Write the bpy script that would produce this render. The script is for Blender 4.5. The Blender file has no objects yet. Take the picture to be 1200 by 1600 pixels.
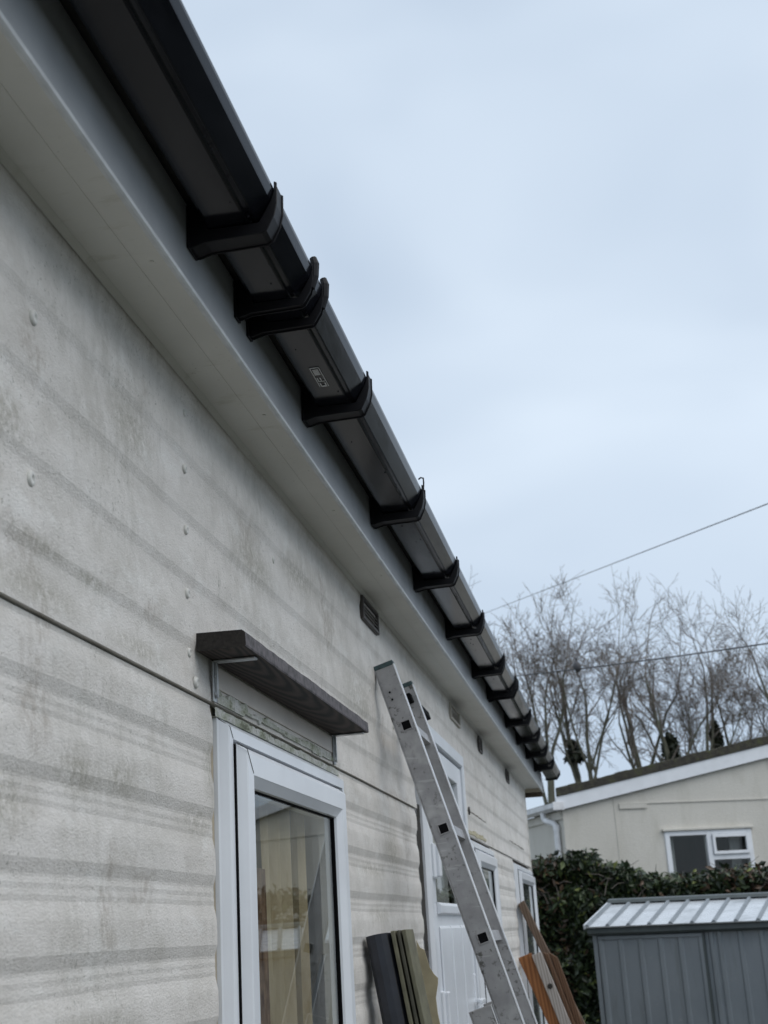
import bpy, bmesh, math, random
import numpy as np
from mathutils import Vector, Matrix
random.seed(7); rng = np.random.default_rng(7)
S = bpy.context.scene
COL = S.collection
R = math.radians

# ---------------------------------------------------------------- camera
cam_d = bpy.data.cameras.new('camera'); cam = bpy.data.objects.new('camera', cam_d); COL.objects.link(cam)
cam_d.sensor_fit = 'VERTICAL'; cam_d.sensor_height = 36.0; cam_d.lens = 46.125
cam_d.clip_start = 0.05; cam_d.clip_end = 2000
right = Vector((0.98228176, 0.17828166, -0.05777709))
up = Vector((0.10895227, -0.29240025, 0.9500692))
back = Vector((0.15248588, -0.9395306, -0.30664363))
m = Matrix.Identity(4)
for i in range(3):
    m[i][0] = right[i]; m[i][1] = up[i]; m[i][2] = back[i]
m[0][3], m[1][3], m[2][3] = 0.6, 0.0, 1.65
cam.matrix_world = m
cam_d.dof.use_dof = True; cam_d.dof.focus_distance = 2.35; cam_d.dof.aperture_fstop = 11.0
S.camera = cam

# ---------------------------------------------------------------- sky and sun
SUN_EL, SUN_AZ = R(55), R(105)          # azimuth from +y towards +x
W = bpy.data.worlds.new('World'); S.world = W; W.use_nodes = True
nt = W.node_tree; nt.nodes.clear()
def wn(t, **k):
    n = nt.nodes.new(t)
    for a, b in k.items(): setattr(n, a, b)
    return n
out = wn('ShaderNodeOutputWorld'); bg = wn('ShaderNodeBackground'); bg.inputs['Strength'].default_value = 0.12
sky = wn('ShaderNodeTexSky', sky_type='NISHITA', sun_disc=False, sun_elevation=SUN_EL, sun_rotation=SUN_AZ)
tc = wn('ShaderNodeTexCoord'); mp = wn('ShaderNodeMapping'); mp.inputs['Scale'].default_value = (1.0, 1.0, 1.9)
n1 = wn('ShaderNodeTexNoise'); n1.inputs['Scale'].default_value = 2.6; n1.inputs['Detail'].default_value = 3; n1.inputs['Roughness'].default_value = .42; n1.inputs['Distortion'].default_value = .35
cr = wn('ShaderNodeValToRGB')
cr.color_ramp.elements[0].position = .30; cr.color_ramp.elements[0].color = (3.75, 4.55, 5.6, 1)
cr.color_ramp.elements[1].position = .70; cr.color_ramp.elements[1].color = (5.75, 6.55, 7.45, 1)
mx = wn('ShaderNodeMix', data_type='RGBA'); mx.inputs['Factor'].default_value = .93
L = nt.links.new
L(tc.outputs['Generated'], mp.inputs['Vector']); L(mp.outputs['Vector'], n1.inputs['Vector']); L(n1.outputs['Fac'], cr.inputs['Fac'])
L(sky.outputs['Color'], mx.inputs['A']); L(cr.outputs['Color'], mx.inputs['B']); L(mx.outputs['Result'], bg.inputs['Color']); L(bg.outputs['Background'], out.inputs['Surface'])
sun_d = bpy.data.lights.new('sun', 'SUN'); sun_d.energy = 1.5; sun_d.angle = R(70); sun_d.color = (1.0, .94, .86)
sun = bpy.data.objects.new('sun', sun_d); COL.objects.link(sun)
sd = Vector((math.sin(SUN_AZ) * math.cos(SUN_EL), math.cos(SUN_AZ) * math.cos(SUN_EL), math.sin(SUN_EL)))
sun.rotation_euler = sd.to_track_quat('Z', 'Y').to_euler(); sun.location = (8, -6, 12)
S.view_settings.view_transform = 'Standard'; S.view_settings.look = 'None'; S.view_settings.gamma = 1; S.view_settings.exposure = 0.2
S.view_settings.use_curve_mapping = False

# ---------------------------------------------------------------- materials
class NT:
    def __init__(s, name):
        s.m = bpy.data.materials.new(name); s.m.use_nodes = True; s.t = s.m.node_tree
        s.b = s.t.nodes['Principled BSDF']; s.o = s.t.nodes['Material Output']
        s.co = s.n('ShaderNodeTexCoord').outputs['Object']
    def n(s, t, **k):
        q = s.t.nodes.new(t)
        for a, b in k.items(): setattr(q, a, b)
        return q
    def l(s, a, b): s.t.links.new(a, b)
    def noise(s, scale, detail=4, rough=.55, stretch=None, dist=0, rot=None):
        q = s.n('ShaderNodeTexNoise'); q.inputs['Scale'].default_value = scale; q.inputs['Detail'].default_value = detail
        q.inputs['Roughness'].default_value = rough; q.inputs['Distortion'].default_value = dist
        v = s.co
        if stretch or rot:
            mpn = s.n('ShaderNodeMapping')
            if stretch: mpn.inputs['Scale'].default_value = stretch
            if rot: mpn.inputs['Rotation'].default_value = rot
            s.l(v, mpn.inputs['Vector']); v = mpn.outputs['Vector']
        s.l(v, q.inputs['Vector']); return q.outputs['Fac']
    def ramp(s, fac, *stops):
        q = s.n('ShaderNodeValToRGB'); e = q.color_ramp.elements
        while len(e) < len(stops): e.new(.5)
        for el, (p, c) in zip(e, stops):
            el.position = p; el.color = (c, c, c, 1) if not hasattr(c, '__len__') else (*c, 1)
        s.l(fac, q.inputs['Fac']); return q.outputs['Color']
    def mix(s, f, a, b, mode='MIX'):
        q = s.n('ShaderNodeMix', data_type='RGBA', blend_type=mode)
        for k, v in (('Factor', f), ('A', a), ('B', b)):
            if hasattr(v, 'is_linked'): s.l(v, q.inputs[k])
            elif k == 'Factor': q.inputs[k].default_value = v
            else: q.inputs[k].default_value = (*v, 1)
        return q.outputs['Result']
    def mul(s, a, b):
        q = s.n('ShaderNodeMath', operation='MULTIPLY')
        for i, v in enumerate((a, b)):
            if hasattr(v, 'is_linked'): s.l(v, q.inputs[i])
            else: q.inputs[i].default_value = v
        return q.outputs[0]
    def col(s, c):
        if hasattr(c, 'is_linked'): s.l(c, s.b.inputs['Base Color'])
        else: s.b.inputs['Base Color'].default_value = (*c, 1)
    def set(s, **k):
        for a, v in k.items():
            i = s.b.inputs[a.replace('_', ' ')]
            if hasattr(v, 'is_linked'): s.l(v, i)
            else: i.default_value = v
    def patches(s, pts, edge=.55):
        acc = None
        for (px, py, pz), (rx, ry, rz) in pts:
            mpn = s.n('ShaderNodeMapping', vector_type='TEXTURE'); mpn.inputs['Location'].default_value = (px, py, pz); mpn.inputs['Scale'].default_value = (rx, ry, rz)
            s.l(s.co, mpn.inputs['Vector'])
            ln = s.n('ShaderNodeVectorMath', operation='LENGTH'); s.l(mpn.outputs['Vector'], ln.inputs[0])
            mr = s.n('ShaderNodeMapRange'); mr.inputs['From Min'].default_value = 1; mr.inputs['From Max'].default_value = 1 - edge; s.l(ln.outputs['Value'], mr.inputs['Value'])
            if acc is None: acc = mr.outputs[0]
            else:
                q = s.n('ShaderNodeMath', operation='MAXIMUM'); s.l(acc, q.inputs[0]); s.l(mr.outputs[0], q.inputs[1]); acc = q.outputs[0]
        return acc
    def bump(s, h, strength=.3, dist=.002):
        q = s.n('ShaderNodeBump'); q.inputs['Strength'].default_value = strength; q.inputs['Distance'].default_value = dist
        s.l(h, q.inputs['Height']); s.l(q.outputs['Normal'], s.b.inputs['Normal'])

def simple(name, c, rough=.5, var=.12, scale=30, metallic=0, bump=0, bscale=300, spec=.5):
    t = NT(name)
    f = t.noise(scale, 4)
    lo = tuple(x * (1 - var) for x in c); hi = tuple(min(1, x * (1 + var)) for x in c)
    t.col(t.ramp(f, (.3, lo), (.7, hi)))
    t.set(Roughness=rough, Metallic=metallic, Specular_IOR_Level=spec)
    if bump: t.bump(t.noise(bscale, 3), bump, .001)
    return t.m

M = {}
def wall_mat():
    t = NT('cladding_paint')
    base = t.ramp(t.noise(1.6, 3), (.3, (.715, .69, .655)), (.7, (.79, .765, .73)))
    base = t.mix(t.mul(t.ramp(t.noise(.8, 2), (.42, 0), (.60, 1)), .5), base, (.64, .60, .555))          # warmer yellowed areas
    base = t.mix(t.mul(t.ramp(t.noise(13, 6, .7, (1, .6, 1)), (.42, 0), (.62, 1)), .42), base, (.48, .455, .41))   # general grime
    base = t.mix(t.mul(t.ramp(t.noise(9, 6, .75, (1, .7, 1.4)), (.53, 0), (.64, 1)), .55), base, (.80, .79, .76))      # worn pale patches
    alg = t.mul(t.ramp(t.noise(3.0, 5, .6, (1, 1, .6)), (.45, 0), (.62, 1)), t.ramp(t.noise(38, 6, .75, (1, 1, .45)), (.40, .0), (.60, 1)))
    base = t.mix(t.mul(alg, .27), base, (.31, .295, .24))
    streak = t.mul(t.ramp(t.noise(42, 4, .65, (1, 1, .16)), (.54, 0), (.68, 1)), t.ramp(t.noise(3.4, 4), (.48, 0), (.60, 1)))
    base = t.mix(t.mul(streak, .28), base, (.37, .36, .32))
    rust = t.mul(t.ramp(t.noise(4.4, 4, .6), (.60, 0), (.66, 1)), t.ramp(t.noise(85, 5, .75, (1, 1, .6)), (.40, 0), (.58, 1)))
    base = t.mix(t.mul(rust, .45), base, (.30, .255, .205))
    speck = t.mul(t.ramp(t.noise(170, 3, .6), (.60, 0), (.69, 1)), t.ramp(t.noise(4.7, 4), (.42, .12), (.62, 1)))
    base = t.mix(t.mul(speck, .60), base, (.20, .20, .165))
    grain = t.ramp(t.noise(120, 5, .75, (1, .8, .6)), (.38, 0), (.58, 1))
    pg = t.patches([((0, 1.42, 1.848), (.05, .10, .040)), ((0, 1.555, 1.853), (.05, .085, .03)), ((0, 1.24, 1.80), (.05, .09, .045)), ((0, 1.30, 2.030), (.05, .16, .028)), ((0, 1.62, 2.028), (.05, .14, .022)),
                    ((0, 1.20, 2.20), (.05, .10, .05)), ((0, 1.30, 2.083), (.05, .12, .018)), ((0, 1.45, 2.078), (.05, .07, .014)), ((0, 1.93, 1.90), (.05, .05, .10)), ((0, 1.86, 1.82), (.05, .10, .035)),
                    ((0, 1.50, 1.565), (.05, .16, .03)), ((0, 2.2, 2.30), (.05, .20, .06)), ((0, 1.60, 2.33), (.05, .12, .05)), ((0, 3.15, 2.20), (.05, .30, .12)), ((0, 3.5, 1.86), (.05, .16, .09)), ((0, 2.55, 2.36), (.05, .2, .05)),
                    ((0, 3.2, 1.80), (.05, .25, .03)), ((0, 3.3, 1.70), (.05, .2, .03))], .8)
    base = t.mix(t.mul(t.mul(pg, grain), .52), base, (.26, .245, .185))
    soot = t.patches([((0, 5.98, 2.49), (.05, .22, .09)), ((0, 7.36, 2.49), (.05, .26, .09)), ((0, 5.1, 2.50), (.05, .25, .08)), ((0, 3.35, 2.50), (.05, .2, .05))], .9)
    base = t.mix(t.mul(soot, .6), base, (.12, .115, .10))
    t.col(base); t.set(Roughness=.62, Specular_IOR_Level=.35)
    h = t.mix(.6, t.noise(230, 4, .7, (1, .7, 1.4)), t.noise(60, 5, .65), 'ADD')
    t.bump(h, .9, .0018)
    return t.m
M['wall'] = wall_mat()
def soffit_mat():
    t = NT('soffit_paint')
    c = t.ramp(t.noise(4, 5, .6), (.3, (.62, .615, .575)), (.7, (.70, .695, .655)))
    st = t.mul(t.ramp(t.noise(22, 5, .7, (.35, 1, 1)), (.58, 0), (.70, 1)), t.ramp(t.noise(2.6, 3), (.45, 0), (.6, 1)))
    c = t.mix(t.mul(st, .45), c, (.40, .385, .30))
    sp = t.mul(t.ramp(t.noise(120, 4, .7), (.66, 0), (.72, 1)), t.ramp(t.noise(3.1, 3), (.45, 0), (.6, 1)))
    c = t.mix(t.mul(sp, .7), c, (.14, .13, .11))
    soot = t.patches([((0.0, 5.98, 2.50), (.07, .2, .05)), ((0, 7.36, 2.50), (.07, .25, .05)), ((0, 5.08, 2.50), (.06, .2, .05))], .9)
    c = t.mix(t.mul(soot, .6), c, (.14, .13, .12))
    t.col(c); t.set(Roughness=.5); t.bump(t.noise(160, 4), .15, .001); return t.m
M['soffit'] = soffit_mat()
M['fascia'] = simple('fascia_pvc', (.40, .42, .44), .38, .10, 9, bump=.06)
M['raw'] = simple('raw_board', (.38, .33, .25), .8, .2, 20, bump=.3)
M['dark'] = simple('dark_gap', (.035, .032, .028), .9, .3, 40)
M['lining'] = simple('timber_lining', (.11, .085, .065), .9, .4, 25, bump=.3)
M['room'] = simple('room_plaster', (.45, .42, .36), .9, .06, 4)
M['upvc'] = simple('white_upvc', (.74, .77, .81), .28, .05, 7, bump=.03, bscale=120)
def gutter_mat():
    t = NT('black_pvc')
    f = t.noise(14, 5, .65, (1, .25, 1))
    c = t.ramp(f, (.35, (.004, .0045, .007)), (.7, (.010, .011, .015)))
    drops = t.ramp(t.noise(210, 2, .5), (.70, 0), (.74, 1))
    c = t.mix(t.mul(drops, .6), c, (.006, .006, .007))
    t.col(c); t.set(Roughness=t.ramp(t.noise(9, 5, .7, (1, .2, 1)), (.3, .09), (.75, .26)), Specular_IOR_Level=.20)
    t.bump(t.noise(26, 4, .6, (1, .4, 1)), .10, .0015)
    return t.m
M['gutter'] = gutter_mat()
M['bracket'] = simple('black_bracket_plastic', (.006, .006, .008), .5, .3, 30, spec=.25)
M['print'] = simple('faded_print', (.85, .85, .86), .8, .15, 200)
def wood(name, c1, c2, ring=.006, rough=.75, tilt=(5, 0, 0), off=(0, 0, .02), along='Y'):
    t = NT(name)
    mpn = t.n('ShaderNodeMapping'); mpn.inputs['Rotation'].default_value = tuple(R(a) for a in tilt); mpn.inputs['Location'].default_value = off
    t.l(t.co, mpn.inputs['Vector'])
    w = t.n('ShaderNodeTexWave', wave_type='RINGS', rings_direction=along); w.inputs['Scale'].default_value = .314 / ring
    w.inputs['Distortion'].default_value = 5; w.inputs['Detail'].default_value = 2; w.inputs['Detail Scale'].default_value = .10
    t.l(mpn.outputs['Vector'], w.inputs['Vector'])
    st = (1, .06, 1) if along == 'Y' else (1, 1, .06)
    f = t.mix(.55, w.outputs['Fac'], t.noise(90, 5, .7, st))
    t.col(t.ramp(f, (.28, c1), (.72, c2))); t.set(Roughness=rough, Specular_IOR_Level=.3)
    t.bump(f, .4, .001)
    return t.m
M['shelf'] = wood('weathered_dark_wood', (.011, .009, .008), (.062, .046, .038), .0065, .7, (3.5, 0, 0), (-.048, 0, -2.165))
M['shelf_edge'] = simple('grey_worn_wood', (.10, .092, .098), .8, .5, 70, bump=.4, bscale=150)
M['zinc'] = simple('galvanised_steel', (.42, .43, .43), .42, .3, 60, metallic=.85)
def alu():
    t = NT('worn_aluminium')
    c = t.ramp(t.noise(18, 4, .6), (.3, (.30, .295, .30)), (.7, (.43, .425, .43)))
    spots = t.mul(t.ramp(t.noise(60, 5, .7), (.56, 0), (.63, 1)), t.ramp(t.noise(8, 3), (.40, .1), (.58, 1)))
    c = t.mix(t.mul(spots, .85), c, (.085, .08, .07))
    c = t.mix(t.mul(t.ramp(t.noise(9, 3, .6), (.60, 0), (.70, 1)), .35), c, (.62, .62, .60))
    scr = t.ramp(t.noise(110, 2, .5, (.12, 1, .9), rot=(0, R(17), 0)), (.66, 0), (.70, 1))
    c = t.mix(t.mul(scr, .3), c, (.66, .66, .66))
    t.col(c); t.set(Metallic=.55, Roughness=t.ramp(t.noise(24, 4), (.3, .38), (.7, .62)))
    t.bump(t.noise(140, 4), .12, .001)
    return t.m
M['alu'] = alu()
M['alu_edge_lit'] = simple('sky_lit_aluminium_edge', (.80, .80, .81), .32, .08, 40, metallic=.6)  # paler copy of the aluminium: sky light on the front flange painted in
M['rubber'] = simple('black_rubber', (.004, .004, .005), .8, .3, 60, spec=.1)
M['teal'] = simple('teal_end_cap', (.05, .085, .09), .6, .35, 90, bump=.2)
def glass():
    t = NT('window_glass'); t.t.nodes.remove(t.b)
    fr = t.n('ShaderNodeFresnel'); fr.inputs['IOR'].default_value = 1.5
    tr = t.n('ShaderNodeBsdfTransparent'); tr.inputs['Color'].default_value = (.90, .90, .88, 1)
    gl = t.n('ShaderNodeBsdfGlossy'); gl.inputs['Roughness'].default_value = .012; gl.inputs['Color'].default_value = (.92, .95, .95, 1)
    gm = t.n('ShaderNodeNewGeometry'); sb_ = t.n('ShaderNodeMath', operation='SUBTRACT'); sb_.inputs[0].default_value = 1; t.l(gm.outputs['Backfacing'], sb_.inputs[1])
    ms = t.n('ShaderNodeMixShader'); t.l(t.mul(fr.outputs[0], sb_.outputs[0]), ms.inputs[0]); t.l(tr.outputs[0], ms.inputs[1]); t.l(gl.outputs[0], ms.inputs[2]); t.l(ms.outputs[0], t.o.inputs['Surface'])
    return t.m
M['glass'] = glass()
def cloth(name, c1, c2, scale, trans=.35):
    t = NT(name)
    c = t.ramp(t.noise(scale, 4, .6, (1, 1, .3)), (.35, c1), (.65, c2))
    t.col(c); t.set(Roughness=.95)
    tl = t.n('ShaderNodeBsdfTranslucent'); t.l(c, tl.inputs['Color'])
    ms = t.n('ShaderNodeMixShader'); ms.inputs[0].default_value = trans
    t.l(t.b.outputs[0], ms.inputs[1]); t.l(tl.outputs[0], ms.inputs[2]); t.l(ms.outputs[0], t.o.inputs['Surface'])
    return t.m
M['curtain'] = cloth('cream_curtain', (.56, .46, .29), (.76, .67, .48), 20)
M['lace'] = cloth('brown_lace', (.15, .085, .055), (.42, .29, .20), 70)
M['net'] = cloth('white_net', (.70, .74, .76), (.80, .83, .84), 30, .5)
def residue():
    t = NT('chipped_sealant')
    c = t.ramp(t.noise(30, 6, .75, (1, .5, 1)), (.34, (.16, .17, .12)), (.42, (.36, .38, .30)), (.52, (.52, .525, .49)), (.70, (.66, .66, .65)))
    c = t.mix(t.mul(t.ramp(t.noise(110, 4, .7), (.58, 0), (.66, 1)), .65), c, (.07, .07, .055))
    t.col(c); t.set(Roughness=.85); t.bump(t.noise(80, 5, .7), .9, .004)
    return t.m
M['residue'] = residue()
M['residue_y'] = simple('yellowed_strip', (.46, .42, .29), .8, .35, 60, bump=.6, bscale=90)
M['vent'] = simple('brown_vent_plastic', (.055, .045, .040), .5, .25, 40)
M['vent_slat'] = simple('worn_vent_slat', (.13, .11, .10), .5, .25, 40)
M['vent_pale'] = simple('beige_vent_plastic', (.40, .37, .32), .55, .15, 40)
M['cap'] = simple('painted_screw_cap', (.64, .635, .60), .5, .12, 120, bump=.2)
M['cover'] = simple('pinkish_board_paint', (.64, .585, .53), .6, .08, 8, bump=.25)
M['trim_dark'] = simple('dark_trim_plastic', (.014, .016, .023), .42, .35, 18)
M['olive'] = simple('olive_board', (.062, .06, .042), .7, .35, 22, bump=.3)
M['olive_pale'] = simple('pale_olive_board', (.13, .125, .082), .7, .3, 22, bump=.3)
M['card'] = simple('torn_cardboard', (.40, .345, .225), .9, .15, 20, bump=.3)
M['orange_wood'] = wood('varnished_orange_wood', (.17, .065, .022), (.29, .12, .043), .012, .45, (0, 6, 0), (-.1, -7.0, 0), 'Z')
M['brown_wood'] = wood('brown_plank_wood', (.075, .04, .024), (.16, .088, .05), .010, .7, (0, 8, 0), (-.1, -7.0, 0), 'Z')
M['grey_wood'] = wood('grey_weathered_plank', (.26, .235, .22), (.42, .39, .365), .012, .8, (0, 8, 0), (-.1, -7.0, 0), 'Z')
M['stick'] = wood('dull_brown_stick', (.10, .070, .052), (.19, .135, .10), .010, .8, (0, 12, 0), (-.1, -7.0, 0), 'Z')
def render_mat():
    t = NT('cream_render')
    c = t.ramp(t.noise(1.1, 4), (.3, (.58, .555, .50)), (.7, (.66, .635, .58)))
    c = t.mix(t.mul(t.ramp(t.noise(5, 5, .65, (1, 1, .25)), (.50, 0), (.68, 1)), .30), c, (.42, .40, .33))
    c = t.mix(t.mul(t.ramp(t.noise(60, 4, .7), (.5, 0), (.7, 1)), .25), c, (.45, .43, .37))
    t.col(c); t.set(Roughness=.95); t.bump(t.noise(55, 4, .7), .8, .006); return t.m
M['render'] = render_mat()
M['white'] = simple('white_painted_board', (.78, .80, .83), .4, .05, 8)
M['white_gutter'] = simple('dull_white_gutter', (.74, .74, .75), .45, .15, 10)
def moss():
    t = NT('mossy_tile')
    c = t.ramp(t.noise(14, 5, .7), (.35, (.035, .032, .028)), (.55, (.065, .06, .045)), (.7, (.075, .085, .03)))
    t.col(c); t.set(Roughness=.95); t.bump(t.noise(40, 5, .7), 1, .02); return t.m
M['moss'] = moss()
M['felt'] = simple('roof_felt', (.055, .055, .055), .95, .3, 20, bump=.5, bscale=150)
def shed_mat():
    t = NT('grey_green_steel')
    c = t.ramp(t.noise(2.2, 4), (.3, (.185, .212, .235)), (.7, (.235, .262, .285)))
    c = t.mix(t.mul(t.ramp(t.noise(16, 5, .7, (1, 1, .12)), (.52, 0), (.70, 1)), .35), c, (.11, .12, .115))
    c = t.mix(t.mul(t.ramp(t.noise(45, 5, .7), (.62, 0), (.70, 1)), .4), c, (.30, .31, .31))
    t.col(c); t.set(Roughness=t.ramp(t.noise(7, 4), (.3, .38), (.7, .60)), Specular_IOR_Level=.4); t.bump(t.noise(5, 3), .25, .006); return t.m
M['shed'] = shed_mat()
M['shed_dark'] = simple('dark_steel_trim', (.065, .08, .082), .5, .15, 10)
def shed_roof():
    t = NT('wet_shed_roof')
    f = t.noise(6, 5, .65)
    t.col(t.ramp(f, (.28, (.34, .37, .39)), (.46, (.58, .61, .64)), (.8, (.70, .73, .76))))
    t.set(Roughness=t.ramp(f, (.3, .5), (.7, .14)), Specular_IOR_Level=.9, Metallic=.25); return t.m
M['shed_roof'] = shed_roof()
def leafm(name, stops, rough=.45, trans=.25):
    t = NT(name); g = t.n('ShaderNodeNewGeometry')
    c = t.ramp(g.outputs['Random Per Island'], *stops)
    c = t.mix(.45, c, t.ramp(t.noise(2.3, 3), (.35, (.35, .35, .35)), (.65, (1.25, 1.2, 1.1))), 'MULTIPLY')
    t.col(c); t.set(Roughness=rough)
    return t.m
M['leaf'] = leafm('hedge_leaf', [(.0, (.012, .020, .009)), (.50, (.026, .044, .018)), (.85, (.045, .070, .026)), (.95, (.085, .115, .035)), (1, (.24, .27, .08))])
M['leaf_brown'] = leafm('hedge_brown_leaf', [(.0, (.045, .030, .018)), (.6, (.10, .062, .038)), (1, (.19, .115, .07))])
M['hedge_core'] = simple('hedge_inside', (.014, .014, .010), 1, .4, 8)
M['bark'] = simple('grey_green_bark', (.115, .112, .082), .95, .3, 3)
M['twig'] = simple('brown_grey_twig', (.17, .145, .125), .95, .25, 1)
M['ivy'] = leafm('ivy_leaf', [(0, (.012, .016, .008)), (1, (.035, .045, .02))])
M['wire'] = simple('black_cable', (.07, .07, .075), .7, .1, 10)
def ground_mat():
    t = NT('ground'); f = t.noise(.35, 5)
    c = t.ramp(f, (.42, (.135, .13, .118)), (.52, (.11, .11, .095)), (.62, (.05, .075, .03)))
    t.col(c); t.set(Roughness=.95); t.bump(t.noise(25, 5), .6, .02); return t.m
M['ground'] = ground_mat()

# ---------------------------------------------------------------- mesh helpers
class MB:
    def __init__(s): s.v = []; s.f = []
    def add(s, vs, fs):
        o = len(s.v); s.v += [tuple(v) for v in vs]; s.f += [tuple(i + o for i in f) for f in fs]; return s
    def box(s, x0, x1, y0, y1, z0, z1):
        return s.add([(x, y, z) for x in (x0, x1) for y in (y0, y1) for z in (z0, z1)],
                     [(0, 1, 3, 2), (4, 6, 7, 5), (0, 4, 5, 1), (2, 3, 7, 6), (0, 2, 6, 4), (1, 5, 7, 3)])
    def prism(s, poly, y0, y1):                 # polygon in (x, z), extruded along y
        n = len(poly)
        vs = [(x, y0, z) for x, z in poly] + [(x, y1, z) for x, z in poly]
        return s.add(vs, [tuple(range(n - 1, -1, -1)), tuple(range(n, 2 * n))] + [(i, (i + 1) % n, n + (i + 1) % n, n + i) for i in range(n)])
    def obox(s, c, ax, ay, az):                 # box from a centre and three half-axes
        c, ax, ay, az = map(Vector, (c, ax, ay, az))
        return s.add([c + ax * i + ay * j + az * k for i in (-1, 1) for j in (-1, 1) for k in (-1, 1)],
                     [(0, 1, 3, 2), (4, 6, 7, 5), (0, 4, 5, 1), (2, 3, 7, 6), (0, 2, 6, 4), (1, 5, 7, 3)])
    def tube(s, pts, rads, n=6, cap=True):
        pts = [Vector(p) for p in pts]; base = len(s.v); u = None
        for i, p in enumerate(pts):
            t = (pts[min(i + 1, len(pts) - 1)] - pts[max(i - 1, 0)]).normalized()
            if u is None: u = t.orthogonal().normalized()
            u = (u - t * u.dot(t)).normalized(); w = t.cross(u); r = rads[i] if hasattr(rads, '__len__') else rads
            for k in range(n):
                a = 2 * math.pi * k / n; q = p + (u * math.cos(a) + w * math.sin(a)) * r; s.v.append((q.x, q.y, q.z))
        for i in range(len(pts) - 1):
            for k in range(n):
                a = base + i * n + k; b = base + i * n + (k + 1) % n
                s.f.append((a, b, b + n, a + n))
        if cap:
            s.f.append(tuple(base + k for k in range(n - 1, -1, -1))); s.f.append(tuple(base + (len(pts) - 1) * n + k for k in range(n)))
        return s
    def mesh(s, name, mat, smooth=False, fix=True):
        me = bpy.data.meshes.new(name); me.from_pydata(s.v, [], s.f)
        if fix:
            bm = bmesh.new(); bm.from_mesh(me); bmesh.ops.recalc_face_normals(bm, faces=bm.faces); bm.to_mesh(me); bm.free()
        me.materials.append(mat)
        if smooth:
            me.polygons.foreach_set('use_smooth', [True] * len(me.polygons))
        me.update(); return me
    def build(s, name, mat, parent=None, bevel=0, smooth=False, label=None, fix=True):
        me = s.mesh(name, mat, smooth, fix)
        o = bpy.data.objects.new(name, me); COL.objects.link(o)
        if parent is not None:
            o.parent = parent; o.matrix_parent_inverse = parent_inv(parent)
        if bevel:
            b = o.modifiers.new('bevel', 'BEVEL'); b.width = bevel; b.segments = 2; b.limit_method = 'ANGLE'; b.angle_limit = R(40)
        if label: o['label'] = label
        return o
def parent_inv(p):
    mtx = p.matrix_basis.copy()
    q = p
    while q.parent is not None:
        mtx = q.parent.matrix_basis @ q.matrix_parent_inverse @ mtx if q is p else mtx
        q = q.parent
        if q.type != 'EMPTY': pass
    return root_mat(p).inverted()
def root_mat(p):
    if p.parent is None: return p.matrix_basis.copy()
    return root_mat(p.parent) @ p.matrix_parent_inverse @ p.matrix_basis
def thing(name, loc, label, cat, group=None, rot=(0, 0, 0)):
    o = bpy.data.objects.new(name, None); COL.objects.link(o); o.location = loc; o.rotation_euler = rot; o.empty_display_size = .1
    tag(o, label, cat, group); return o
def tag(o, label=None, cat=None, group=None, kind=None):
    if label: o['label'] = label
    if cat: o['category'] = cat
    if group: o['group'] = group
    if kind: o['kind'] = kind
    return o
def part_copy(src, parent, loc=None, name=None):
    c = src.copy(); COL.objects.link(c); c.parent = parent; c.matrix_parent_inverse = root_mat(parent).inverted()
    if loc is not None: c.location = loc
    return c

# ================================================================ GROUND
g = MB(); g.add([(-300, -300, 0), (300, -300, 0), (300, 300, 0), (-300, 300, 0)], [(0, 1, 2, 3)])
tag(g.build('ground', M['ground'], fix=False), kind='structure')

# ================================================================ PARK HOME
home = thing('park_home', (-1.6, 3.5, 0), 'white ribbed park home filling the left side, with black gutter along its eave', 'building')
PER = .0972
PROF = [(0, 0), (.0012, -.0003), (.0150, -.0042), (.0185, -.0045), (.0245, -.0039), (.0305, -.0043), (.0368, -.0037), (.0430, -.0041), (.0450, -.0038), (.0600, -.0005), (.0640, 0), (.080, .0003)]
PROF_U = [(0, 0), (.0012, -.0003), (.0145, -.0031), (.0190, -.0034), (.0240, -.0033), (.0440, -.0027), (.0640, -.0003), (.0680, 0), (.080, .0003)]
def rib_pts(z0, z1, zref):
    pts = []
    k0 = int(math.floor((zref - z1) / PER)) - 1; k1 = int(math.ceil((zref - z0) / PER)) + 1
    raw = []
    for k in range(k0, k1 + 1):
        for u, x in (PROF_U if zref > 2 else PROF): raw.append((zref - k * PER - u, x))
    raw.sort()
    zs = [r[0] for r in raw]; xs = [r[1] for r in raw]
    f = lambda z: float(np.interp(z, zs, xs))
    pts = [(z0, f(z0))] + [(z, x) for z, x in raw if z0 + 1e-4 < z < z1 - 1e-4] + [(z1, f(z1))]
    return pts
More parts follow.
